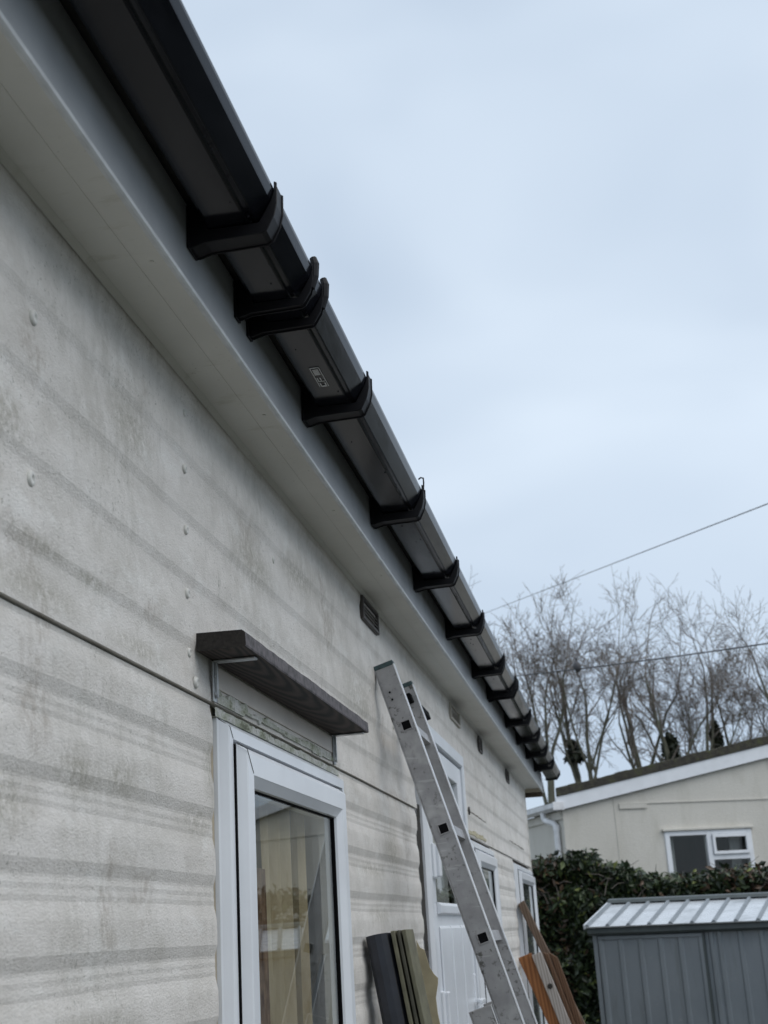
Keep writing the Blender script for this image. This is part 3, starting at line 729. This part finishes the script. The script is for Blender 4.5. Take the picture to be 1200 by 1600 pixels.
# torn cardboard behind
cb = thing('torn_cardboard', (.35, 3.25, 0), 'torn tan cardboard sheet sticking out behind the olive boards', 'cardboard')
mb = MB(); outl = [(.090, 1.635), (.098, 1.618), (.108, 1.612), (.118, 1.572), (.128, 1.556), (.136, 1.548), (.135, 1.535), (.128, 1.505), (.130, 1.470), (.150, 1.35), (.17, 1.20), (.33, .0), (.28, 0.0), (.15, 1.0), (.10, 1.4)]
mb.prism(outl, 3.232, 3.236); mb.build('sheet', M['card'], cb)

# ================================================================ PLANKS AT THE FAR END
G = 'planks leaning at the far end of the home'
def plank(top0, top1, foot_dx, y, wy, mat, label, name='plank'):
    """top0/top1: (x, z) of the two top corners seen from the front; slopes away from the wall going down"""
    (x0, z0), (x1, z1) = top0, top1
    t = thing(name, ((x0 + x1) / 2 + foot_dx, y + wy / 2, 0), label, 'plank', G)
    fx = foot_dx
    k0 = fx * z0 / 1.5; k1 = fx * z1 / 1.5
    mb = MB().prism([(x0, z0), (x1, z1), (x1 + k1, .0), (x0 + k0, .0)], y, y + wy)
    o = mb.build('board', mat, t, .004); return t
plank((.006, 1.765), (.040, 1.785), .62, 7.30, .045, M['stick'], 'thin dull brown wooden stick leaning up to the far window', 'wooden_stick')
op = plank((-.005, 1.498), (.065, 1.522), .58, 7.16, .022, M['orange_wood'], 'orange varnished board, first of the planks right of the ladder')
gp = plank((.068, 1.508), (.118, 1.524), .50, 7.145, .022, M['grey_wood'], 'grey weathered plank with a dark hole, between orange and brown planks')
MB().tube([(.148, 7.146, 1.355), (.148, 7.142, 1.355)], .014, 8).build('knot_hole', M['dark'], gp)
plank((.125, 1.520), (.150, 1.512), .46, 7.18, .03, M['brown_wood'], 'narrow brown plank beside the grey one with the hole')
plank((.154, 1.518), (.196, 1.490), .44, 7.20, .03, M['brown_wood'], 'brown plank nearest the hedge, outermost of the leaning planks')

# ================================================================ FAR BUNGALOW
e = Vector((-.41577, .90947, 0)); gd = Vector((.90947, .41577, 0)); K = Vector((-.0365, 15.0, 0))
bung = thing('bungalow', tuple(K + gd * 3 + e * 4), 'cream bungalow with white barge board behind the hedge', 'building')
def Q(u, v, z): p = K + gd * u + e * v; return (p.x, p.y, z)       # u along the gable, v back along the eave
def qbox(mb, u0, u1, v0, v1, z0, z1, zz=None):
    vs = [Q(u, v, z) for u in (u0, u1) for v in (v0, v1) for z in (z0, z1)]
    return mb.add(vs, [(0, 1, 3, 2), (4, 6, 7, 5), (0, 4, 5, 1), (2, 3, 7, 6), (0, 2, 6, 4), (1, 5, 7, 3)])
def qprism(mb, poly, v0, v1):
    n = len(poly); vs = [Q(u, v0, z) for u, z in poly] + [Q(u, v1, z) for u, z in poly]
    return mb.add(vs, [tuple(range(n)), tuple(range(2 * n - 1, n - 1, -1))] + [(i, (i + 1) % n, n + (i + 1) % n, n + i) for i in range(n)])
UR = 3.05; PT = .1925
zr = lambda u: 2.868 + PT * (u if u < UR else 2 * UR - u)
mb = MB()
WU0, WU1, WZ0, WZ1 = 1.195, 2.275, 1.70, 2.575
qprism(mb, [(0, 0), (WU0, 0), (WU0, zr(WU0) - .01), (0, zr(0) - .01)], 0, .12)
qprism(mb, [(WU1, 0), (2 * UR, 0), (2 * UR, zr(0) - .01), (UR, zr(UR) - .01), (WU1, zr(WU1) - .01)], 0, .12)
qprism(mb, [(WU0, WZ1), (WU1, WZ1), (WU1, zr(WU1) - .01), (WU0, zr(WU0) - .01)], 0, .12); qprism(mb, [(WU0, 0), (WU1, 0), (WU1, WZ0), (WU0, WZ0)], 0, .12)
mb.build('gable_wall', M['render'], bung)
mb = MB(); qbox(mb, 0, .12, .122, 9, 0, 2.86); qbox(mb, 2 * UR - .12, 2 * UR, .122, 9, 0, 2.86); qbox(mb, .12, 2 * UR - .12, 8.9, 9, 0, 2.86); qbox(mb, .121, 2 * UR - .121, 4.0, 4.05, 0, 2.8); mb.build('side_wall', M['render'], bung)
mb = MB(); qprism(mb, [(-.06, 2.94), (UR, zr(UR) + .10), (2 * UR + .06, 2.94), (2 * UR + .06, 2.955), (UR, zr(UR) + .20), (-.06, 2.955)], -.02, 9.1); mb.build('roof', M['moss'], bung)
# verge tiles along the visible slope, uneven
for i in range(22):
    u0 = -.070 + i * .145; u1 = u0 + .150; j = random.uniform(-.008, .012)
    if u1 > UR: break
    mb = MB(); b0 = zr(u0) + .155; b1 = zr(u1) + .155
    qprism(mb, [(u0, b0 - .012), (u1, b1 - .012), (u1, b1 + .088 + j), (u0, b0 + .088 + j)], -.075, -.022); mb.build('verge_tile', M['moss'], bung, .008)
mb = MB(); qprism(mb, [(-.085, zr(-.085) - .006), (UR, zr(UR) - .006), (UR, zr(UR) + .146), (-.085, zr(-.085) + .146)], -.06, -.022); qprism(mb, [(UR + .003, zr(UR) - .006), (2 * UR + .1, zr(-.1) - .006), (2 * UR + .1, zr(-.1) + .146), (UR + .003, zr(UR) + .146)], -.06, -.022)
mb.build('barge_board', M['white'], bung, .004)
# horizontal trim line and a patch below it
mb = MB(); qbox(mb, .68, 5.4, -.012, 0, 2.895, 2.908); mb.build('trim_line', M['render'], bung); mb = MB(); qbox(mb, .68, 1.02, -.018, 0, 2.845, 2.893); mb.build('patch_board', M['render'], bung)
for u in (.62, 2.62, 4.2):
    mb = MB(); qbox(mb, u, u + .012, -.006, 0, 0, zr(u) - .03); mb.build('wall_joint', M['render'], bung)
# window
bw = MB(); qbox(bw, WU0 - .03, WU1 + .03, -.045, 0, WZ1 + .004, WZ1 + .03); bw = bw.build('window_head', M['render'], bung, .003)
wf = MB()
for a in ((WU0, WU0 + .055, WZ0, WZ1), (1.705, 1.765, WZ0, WZ1), (WU1 - .055, WU1, WZ0, WZ1)): qbox(wf, a[0], a[1], -.02, .05, a[2], a[3])
for a in ((WU0 + .0552, 1.7048, WZ1 - .05, WZ1), (1.7652, WU1 - .0552, WZ1 - .05, WZ1), (WU0 + .0552, 1.7048, WZ0, WZ0 + .05), (1.7652, WU1 - .0552, WZ0, WZ0 + .05), (1.7652, WU1 - .0552, 2.245, 2.300)): qbox(wf, a[0], a[1], -.02, .05, a[2], a[3])
wf = wf.build('window', M['white'], bung, .003)
sa = MB()
for a in ((1.768, 1.80, 2.303, 2.522), (WU1 - .09, WU1 - .058, 2.303, 2.522), (1.8002, WU1 - .0902, 2.49, 2.522), (1.8002, WU1 - .0902, 2.303, 2.338)): qbox(sa, a[0], a[1], -.045, -.021, a[2], a[3])
sa.build('sash', M['white'], wf, .003)
for a in ((WU0 + .05, 1.71, WZ0 + .04, WZ1 - .04), (1.76, WU1 - .05, WZ0 + .04, 2.25), (1.76, WU1 - .05, 2.29, WZ1 - .04)):
    mb = MB(); qbox(mb, a[0], a[1], .010, .016, a[2], a[3]); mb.build('pane', M['glass'], wf)
for u0, u1 in ((1.25, 1.37), (2.08, 2.20)):
    mb = MB()
    for i in range(25):
        for z in (WZ0 + .05, WZ1 - .05):
            uu = u0 + (u1 - u0) * i / 24; p = Q(uu, .16 + .02 * math.sin(i * 1.6), z); mb.v.append(p)
    for i in range(24): mb.f.append((2 * i, 2 * i + 2, 2 * i + 3, 2 * i + 1))
    mb.build('curtain', M['net'], wf, smooth=True, fix=False)
# eave gutter, soffit board and downpipe on the left side
mb = MB(); qprism(mb, [(-.02, 2.905), (-.03, 2.86), (-.10, 2.855), (-.14, 2.88), (-.145, 2.93), (-.135, 2.93), (-.13, 2.89), (-.095, 2.866), (-.038, 2.87), (-.03, 2.905)], -.10, 8.8); mb.build('eave_gutter', M['white_gutter'], bung)
mb = MB(); qprism(mb, [(-.15, 2.85), (-.15, 2.938), (-.02, 2.938), (-.02, 2.85)], -.115, -.102); mb.build('gutter_end', M['white_gutter'], bung, .003)
mb = MB(); qbox(mb, -.022, -.001, .02, 8.8, 2.76, 2.85); mb.build('eave_board', M['render'], bung, .003)
mb = MB().tube([Q(-.09, .36, 2.865), Q(-.09, .36, 2.81), Q(-.082, .33, 2.775), Q(-.050, .16, 2.725), Q(-.040, .125, 2.69), Q(-.040, .125, 2.67), Q(-.040, .125, .05)], .034, 10); mb.build('downpipe', M['white_gutter'], bung, smooth=True)
mb = MB().tube([Q(-.040, .125, 2.70), Q(-.040, .125, 2.645)], .039, 10); mb.build('pipe_collar', M['white_gutter'], bung)

# ================================================================ HEDGE
hg = thing('hedge', (2.5, 12.3, 0), 'dense dark green hedge with brown twigs running in front of the cream bungalow', 'hedge')
def htop(x): return 2.045 - .075 / (1 + math.exp(-(x - .75) * 6)) + .05 * math.sin(x * 2.1 + 2.2) + .03 * math.sin(x * 5.3) + (.07 if x < .35 else 0)
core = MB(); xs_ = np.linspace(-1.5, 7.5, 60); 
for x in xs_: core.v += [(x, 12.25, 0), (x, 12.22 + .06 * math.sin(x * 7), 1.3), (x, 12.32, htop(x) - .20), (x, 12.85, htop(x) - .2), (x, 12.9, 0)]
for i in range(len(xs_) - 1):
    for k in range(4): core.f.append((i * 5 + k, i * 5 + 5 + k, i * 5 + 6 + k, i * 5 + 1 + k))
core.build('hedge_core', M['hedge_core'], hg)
MB().box(5.6, 6.5, -7, 12.2, 0, 1.95).build('hedge_core', M['hedge_core'], hg)  # unseen side wing, added to darken the horizon facing fascia and gutter
def leaves(n, gen, size, name, mat, parent, up=.35, elong=1.7):
    P = np.array([gen() for _ in range(n)]); 
    d = rng.normal(size=(n, 3)); d[:, 2] += up; d /= np.linalg.norm(d, axis=1)[:, None]
    a = rng.normal(size=(n, 3)); a -= d * (a * d).sum(1)[:, None]; a /= np.linalg.norm(a, axis=1)[:, None]
    b = np.cross(d, a); s = size * rng.uniform(.4, 1.5, n)[:, None]
    L_ = a * s * elong * .5; Wd = b * s * .42
    fold = d * s * .16
    V = np.stack([P - L_, P + Wd + fold, P + L_, P - Wd + fold, P], 1).reshape(-1, 3)
    i0 = np.arange(n) * 5
    F = np.concatenate([np.stack([i0, i0 + 1, i0 + 2], 1), np.stack([i0, i0 + 2, i0 + 3], 1)])
    me = bpy.data.meshes.new(name); me.from_pydata(np.delete(V.reshape(n, 5, 3), 4, 1).reshape(-1, 3).tolist(), [], [tuple(q) for q in np.concatenate([np.stack([np.arange(n) * 4, np.arange(n) * 4 + 1, np.arange(n) * 4 + 2], 1), np.stack([np.arange(n) * 4, np.arange(n) * 4 + 2, np.arange(n) * 4 + 3], 1)]).tolist()])
    me.materials.append(mat); o = bpy.data.objects.new(name, me); COL.objects.link(o); o.parent = parent; o.matrix_parent_inverse = root_mat(parent).inverted()
    tag(o, kind='stuff'); return o
def clump(x, z): return .5 + .5 * math.sin(x * 6.1 + 2 * math.sin(z * 5 + x)) * math.sin(z * 7.3 + 1.7 * math.sin(x * 3.1))
def hpos(brown):
    def f():
        while True:
            x = random.uniform(-1.4, 7.4) if random.random() < .55 else random.uniform(-.5, 2.2)
            bw_ = 1 / (1 + math.exp(-(x - 1.25) * 5)) * .55 + (.5 if x < .05 else .12)
            if (random.random() < bw_) != brown: continue
            if random.random() < .34:
                z = htop(x) - abs(random.gauss(0, .07)) + (random.random() ** 6) * .12; y = random.uniform(11.98, 12.8)
            else:
                z = random.uniform(.5, htop(x) - .02); y = 12.22 - .24 * clump(x, z) - random.uniform(-.06, .06)
            return (x, y, z)
    return f
leaves(46000, hpos(False), .044, 'green_foliage', M['leaf'], hg)
leaves(16000, hpos(True), .036, 'brown_foliage', M['leaf_brown'], hg)
def hside_added():
    if random.random() < .3: return (random.uniform(5.4, 6.5), random.uniform(-7, 12.2), 2.0 + random.uniform(-.1, .14))
    return (5.55 - random.uniform(0, .22), random.uniform(-7, 12.2), random.uniform(.1, 2.05))
leaves(16000, hside_added, .11, 'green_foliage', M['leaf'], hg)  # foliage for the added, unseen side wing
tw = MB(); rr = random.Random(8)
for i in range(260):
    x = rr.uniform(-.4, 2.6) if rr.random() < .75 else rr.uniform(2.6, 7); z = htop(x) - rr.uniform(.02, .4); p = Vector((x, 12.05 + rr.uniform(-.1, .4), z)); d = Vector((rr.uniform(-1, 1), rr.uniform(-.4, .1), rr.uniform(-.1, .8))).normalized()
    ln = rr.uniform(.08, .28); tw.tube([p, p + d * ln * .5 + Vector((0, 0, .02)), p + d * ln], [.005, .004, .002], 4, False)
tag(tw.build('twigs', M['twig'], hg, fix=False), kind='stuff')

# ================================================================ METAL SHED
SO = Vector((.352, 8.50, 0)); fx = Vector((.9715, -.237, 0)); fy = Vector((.237, .9715, 0))
shed = thing('metal_shed', tuple(SO + fx * 1.0 + fy * .6), 'grey-green ribbed metal garden shed with a wet pale roof in front of the hedge', 'shed')
TILT = math.tan(R(1.1))
def H_(u, w, z): p = SO + fx * u + fy * w; return (p.x, p.y, z - (u * TILT) * (z / 1.6))
def sbox(mb, u0, u1, w0, w1, z0, z1):
    vs = [H_(u, w, z) for u in (u0, u1) for w in (w0, w1) for z in (z0, z1)]
    return mb.add(vs, [(0, 1, 3, 2), (4, 6, 7, 5), (0, 4, 5, 1), (2, 3, 7, 6), (0, 2, 6, 4), (1, 5, 7, 3)])
def sprism_w(mb, poly, u0, u1):      # polygon in (w, z), extruded along u
    n = len(poly); vs = [H_(u0, w, z) for w, z in poly] + [H_(u1, w, z) for w, z in poly]
    return mb.add(vs, [tuple(range(n)), tuple(range(2 * n - 1, n - 1, -1))] + [(i, (i + 1) % n, n + (i + 1) % n, n + i) for i in range(n)])
EZ = 1.632
mb = MB(); sbox(mb, .02, 1.98, .02, .03, 0, EZ - .05); sbox(mb, .0, .01, .011, 1.2, 0, EZ - .03); sbox(mb, 1.99, 2.0, .011, 1.2, 0, EZ - .03); sbox(mb, .011, 1.989, 1.19, 1.2, 0, EZ - .03); mb.build('wall', M['shed'], shed)
mb = MB(); sprism_w(mb, [(.0, EZ - .03), (.6, EZ + .105), (1.2, EZ - .03)], .001, .009); mb.build('gable', M['shed'], shed)
mb = MB(); sbox(mb, -.004, .022, -.006, .012, 0, EZ - .05); mb.build('corner_post', M['shed'], shed, .002)
# left door leaf, sliding, in front; right leaf behind
d1 = MB(); sbox(d1, .03, .665, -.004, .004, .08, EZ - .062); d1 = d1.build('door', M['shed'], shed, .001)
d2 = MB(); sbox(d2, .672, 1.96, .008, .014, .08, EZ - .052); d2 = d2.build('door', M['shed'], shed, .001)
def rib(par, u, w, z1, wd=.011, dp=.009):
    mb = MB(); n4 = [(u - wd * 1.7, w), (u - wd * .8, w - dp), (u + wd * .8, w - dp), (u + wd * 1.7, w)]
    vs = [H_(a, b, .09) for a, b in n4] + [H_(a, b, z1) for a, b in n4]
    mb.add(vs, [(0, 1, 5, 4), (1, 2, 6, 5), (2, 3, 7, 6), (4, 5, 6, 7), (0, 3, 2, 1)]); mb.build('rib', M['shed'], par)
for u in (.045, .165, .287, .408, .528, .648): rib(d1, u, -.004, EZ - .085)
for u in (.71, .758, .878, 1.0, 1.12, 1.24, 1.36, 1.48, 1.6, 1.72, 1.84): rib(d2, u, .008, EZ - .056)
mb = MB(); sbox(mb, .028, .668, -.012, -.0045, EZ - .083, EZ - .064); mb.build('door_rail', M['shed'], d1, .002)
mb = MB(); sbox(mb, .658, .672, -.013, .006, .08, EZ - .066); mb.build('door_edge', M['shed_dark'], d1, .002)
mb = MB(); sprism_w(mb, [(-.035, EZ - .012), (-.040, EZ - .045), (-.015, EZ - .058), (.019, EZ - .055), (.019, EZ - .0142)], -.025, 2.03); mb.build('eave_rail', M['shed_dark'], shed, .002)
RP = [(-.05, EZ - .012), (.6, EZ + .128), (1.25, EZ - .012)]
mb = MB(); sprism_w(mb, [(-.05, EZ - .012), (.6, EZ + .128), (.6, EZ + .134), (-.055, EZ - .005)], -.03, 2.04); mb.build('roof_sheet', M['shed_roof'], shed)
mb = MB(); sprism_w(mb, [(.602, EZ + .128), (1.25, EZ - .012), (1.255, EZ - .005), (.602, EZ + .134)], -.03, 2.04); mb.build('roof_sheet', M['shed_roof'], shed)
for i in range(17):
    u = -.02 + i * .1275
    mb = MB(); n = [(-.052, EZ - .0045), (.595, EZ + .1345)]
    vs = [H_(u + a, w, z + b) for w, z in n for a, b in ((-.014, 0), (-.007, .012), (.007, .012), (.014, 0))]
    mb.add(vs, [(0, 1, 5, 4), (1, 2, 6, 5), (2, 3, 7, 6), (0, 3, 2, 1), (4, 5, 6, 7)]); mb.build('roof_rib', M['shed'], shed)
mb = MB(); sprism_w(mb, [(.54, EZ + .131), (.56, EZ + .152), (.6, EZ + .160), (.64, EZ + .152), (.66, EZ + .131), (.6, EZ + .136)], -.036, 2.045); mb.build('ridge_cap', M['shed_dark'], shed, .003)
mb = MB(); sprism_w(mb, [(-.056, EZ - .02), (.59, EZ + .118), (.59, EZ + .146), (-.06, EZ + .008)], -.042, -.030); mb.build('verge_trim', M['shed_roof'], shed, .003)

# ================================================================ BARE TREES
def tree(x, y, h, seed, label, r0=.11, lean_=0.0, spread=1.0, stems=1, ivy=None, droop=0):
    rr = random.Random(seed)
    root = thing('bare_tree', (x, y, 0), label, 'tree', 'bare winter trees behind the bungalow')
    tr, tw_ = MB(), MB()
    cnt = [0]
    def grow(p, d, ln, r, depth):
        cnt[0] += 1
        n = 6 if depth < 2 else (4 if depth < 4 else 2); pts = [p]; rads = [r]; q = Vector(p); dd = Vector(d)
        wob = (.045, .11, .15, .18, .2, .2)[depth]; ben = (.02, .09, .06, .04, .03, .02)[depth] - droop * depth * .05
        end = (.62, .35, .4, .5, .6, .7)[depth]
        for i in range(n):
            dd = (dd + Vector((rr.gauss(0, wob), rr.gauss(0, wob), rr.gauss(0, wob * .4) + ben))).normalized()
            q = q + dd * ln / n; pts.append(q.copy()); rads.append(max(.005, r * (1 - (1 - end) * (i + 1) / n)))
        if depth == 0: stems_pts.append(pts)
        (tr if depth < 2 else tw_).tube(pts, rads, 7 if depth < 2 else (5 if depth < 3 else 3), False)
        if depth >= 5: return
        nch = (rr.randint(4, 5), rr.randint(5, 6), rr.randint(4, 5), rr.randint(4, 5), rr.randint(2, 3))[depth]
        for k in range(nch):
            t = rr.uniform(.30, 1) ** .8 if k else 1.0
            if depth == 0: t = rr.uniform(.70, .99) if k > 1 else 1.0
            f = t * n; i = min(int(f), n - 1); pp = pts[i].lerp(pts[i + 1], f - i); pd = (pts[i + 1] - pts[i]).normalized()
            ang = (rr.uniform(.06, .22) if k == 0 else (rr.uniform(.26, .52) if depth < 1 else (rr.uniform(.35, .75) if depth < 2 else rr.uniform(.45, 1.05)))) * (spread if depth < 2 else 1); az = rr.uniform(0, 6.283)
            o = pd.orthogonal().normalized(); o = Matrix.Rotation(az, 3, pd) @ o
            nd = (pd * math.cos(ang) + o * math.sin(ang)).normalized()
            ri = rads[min(i + 1, n)]
            rad = ri * (.92 if k == 0 else rr.uniform(.50, .74))
            if depth >= 2: rad = min(rad, .020 if depth == 2 else (.010 if depth == 3 else .0065))
            lo, hi = ((.40, .56), (.34, .52), (.46, .68), (.44, .66), (.4, .6))[depth]
            l2 = ln * ((rr.uniform(.50, .60) if depth == 0 else rr.uniform(.45, .62)) if k == 0 else rr.uniform(lo, hi) * (1.25 - .5 * t if depth else 1))
            grow(pp, nd, max(l2, .16), max(rad, .005), depth + 1)
    stems_pts = []
    for s in range(stems):
        d = Vector((lean_ + (rr.uniform(-.09, .09) if stems > 1 else 0), rr.uniform(-.04, .04), 1)).normalized()
        grow(Vector((rr.uniform(-.16, .16) * (stems - 1), 0, 0)) + Vector((x, y, 0)), d, h * .50, 1.3 * r0 * (1 if s == 0 else .8), 0)
    zt = max(v[2] for v in tw_.v); k_ = h / zt
    for mb_ in (tr, tw_): mb_.v = [(x + (v[0] - x) * k_, y + (v[1] - y) * k_, v[2] * k_) for v in mb_.v]
    stems_pts = [[Vector((x + (p.x - x) * k_, y + (p.y - y) * k_, p.z * k_)) for p in sp] for sp in stems_pts]
    tr.build('trunk', M['bark'], root, fix=False, smooth=True); tag(tw_.build('crown', M['twig'], root, fix=False), kind='stuff')
    for (si, iz, rx, rz) in (ivy or []):
        sp = stems_pts[min(si, len(stems_pts) - 1)]
        c = min((a.lerp(b, k / 8) for a, b in zip(sp, sp[1:]) for k in range(9)), key=lambda v: abs(v.z - iz))
        def gen():
            while True:
                v = [rr.gauss(0, .45) for _ in range(3)]
                if sum(q * q for q in v) < 1:
                    w_ = rx * (1 - .45 * v[2]); return (c.x + v[0] * w_, c.y + v[1] * w_, iz + v[2] * rz)
        leaves(420, gen, .12, 'ivy', M['ivy'], root)
    return cnt[0]
total = 0
TREES = [(-6.0, 38, 10.2, 11, 'bare drooping tree leftmost, partly hidden behind the black gutter', .11, .02, 1.3, 1, None, .5),
         (-3.7, 37, 10.3, 12, 'bare fine-twigged tree showing just over the gutter brackets', .10, .0, 1.25, 1, None, .3),
         (-2.5, 38.5, 10.8, 31, 'thin bare tree just left of the one rising behind the gutter end', .085, .03, 1.1, 1, None, 0),
         (-1.35, 36, 11.2, 13, 'bare upright tree rising straight behind the far end of the gutter', .105, .05, .9, 1, None, 0),
         (-.10, 36, 11.1, 44, 'bare twin-stemmed tree with a round ivy clump, left of the roof slope', .10, .03, .95, 2, [(0, 6.05, .24, .36)], 0),
         (1.15, 36.5, 11.3, 25, 'bare forked tree in the middle, crossed by both overhead wires', .115, .03, 1.05, 1, None, 0),
         (2.05, 35.5, 10.9, 26, 'bare tree leaning right from an ivy-covered base above the roof', .11, .10, 1.05, 2, [(0, 5.75, .26, .55)], 0),
         (2.95, 36, 10.2, 27, 'thin bare tree with a dark ivy cone at the roofline', .075, .05, 1.0, 1, [(0, 6.1, .15, .60)], 0),
         (3.75, 37, 10.4, 38, 'slender bare tree standing further right behind the roof', .08, .05, 1.0, 1, None, 0),
         (5.1, 36, 10.6, 29, 'bare tree at the right edge of the picture', .10, -.02, 1.1, 1, None, 0)]
for a in TREES:
    total += tree(*a)
print('branches', total)

# ================================================================ OVERHEAD WIRES
def wire(a, b, sag, r, label):
    a, b = Vector(a), Vector(b); n = 24
    pts = [a.lerp(b, i / n) - Vector((0, 0, sag * 4 * (i / n) * (1 - i / n))) for i in range(n + 1)]
    o = MB().tube(pts, r, 6).build('overhead_wire', M['wire'], fix=False); tag(o, label, 'wire', 'overhead wires'); return o
d = Vector((.252 - 2.519, 10, 7.782 - 5.833)); p0 = Vector((2.519, 14, 5.833))
wire(p0 - d * .9, p0 + d * 2.8, .0, .0062, 'upper overhead wire crossing the open sky on the right')
d = Vector((-.946 - 2.567, 6, 5.797 - 4.856)); p0 = Vector((2.567, 16, 4.856))
wire(p0 - d * 1.2, p0 + d * 1.7,   .16, .009, 'lower overhead wire crossing in front of the tree trunks')
ball = thing('wire_insulator', (.184, 20.07, 5.37), 'small dark insulator hanging on the lower wire among the trees', 'insulator')
MB().tube([(.184, 20.07, 5.30), (.184, 20.07, 5.34), (.184, 20.07, 5.39), (.184, 20.07, 5.44), (.184, 20.07, 5.47)], [.02, .055, .07, .045, .02], 10).build('body', M['wire'], ball, smooth=True)
MB().tube([(.184, 20.07, 5.44), (.184, 20.07, 5.52)], .016, 6).build('hook', M['wire'], ball)
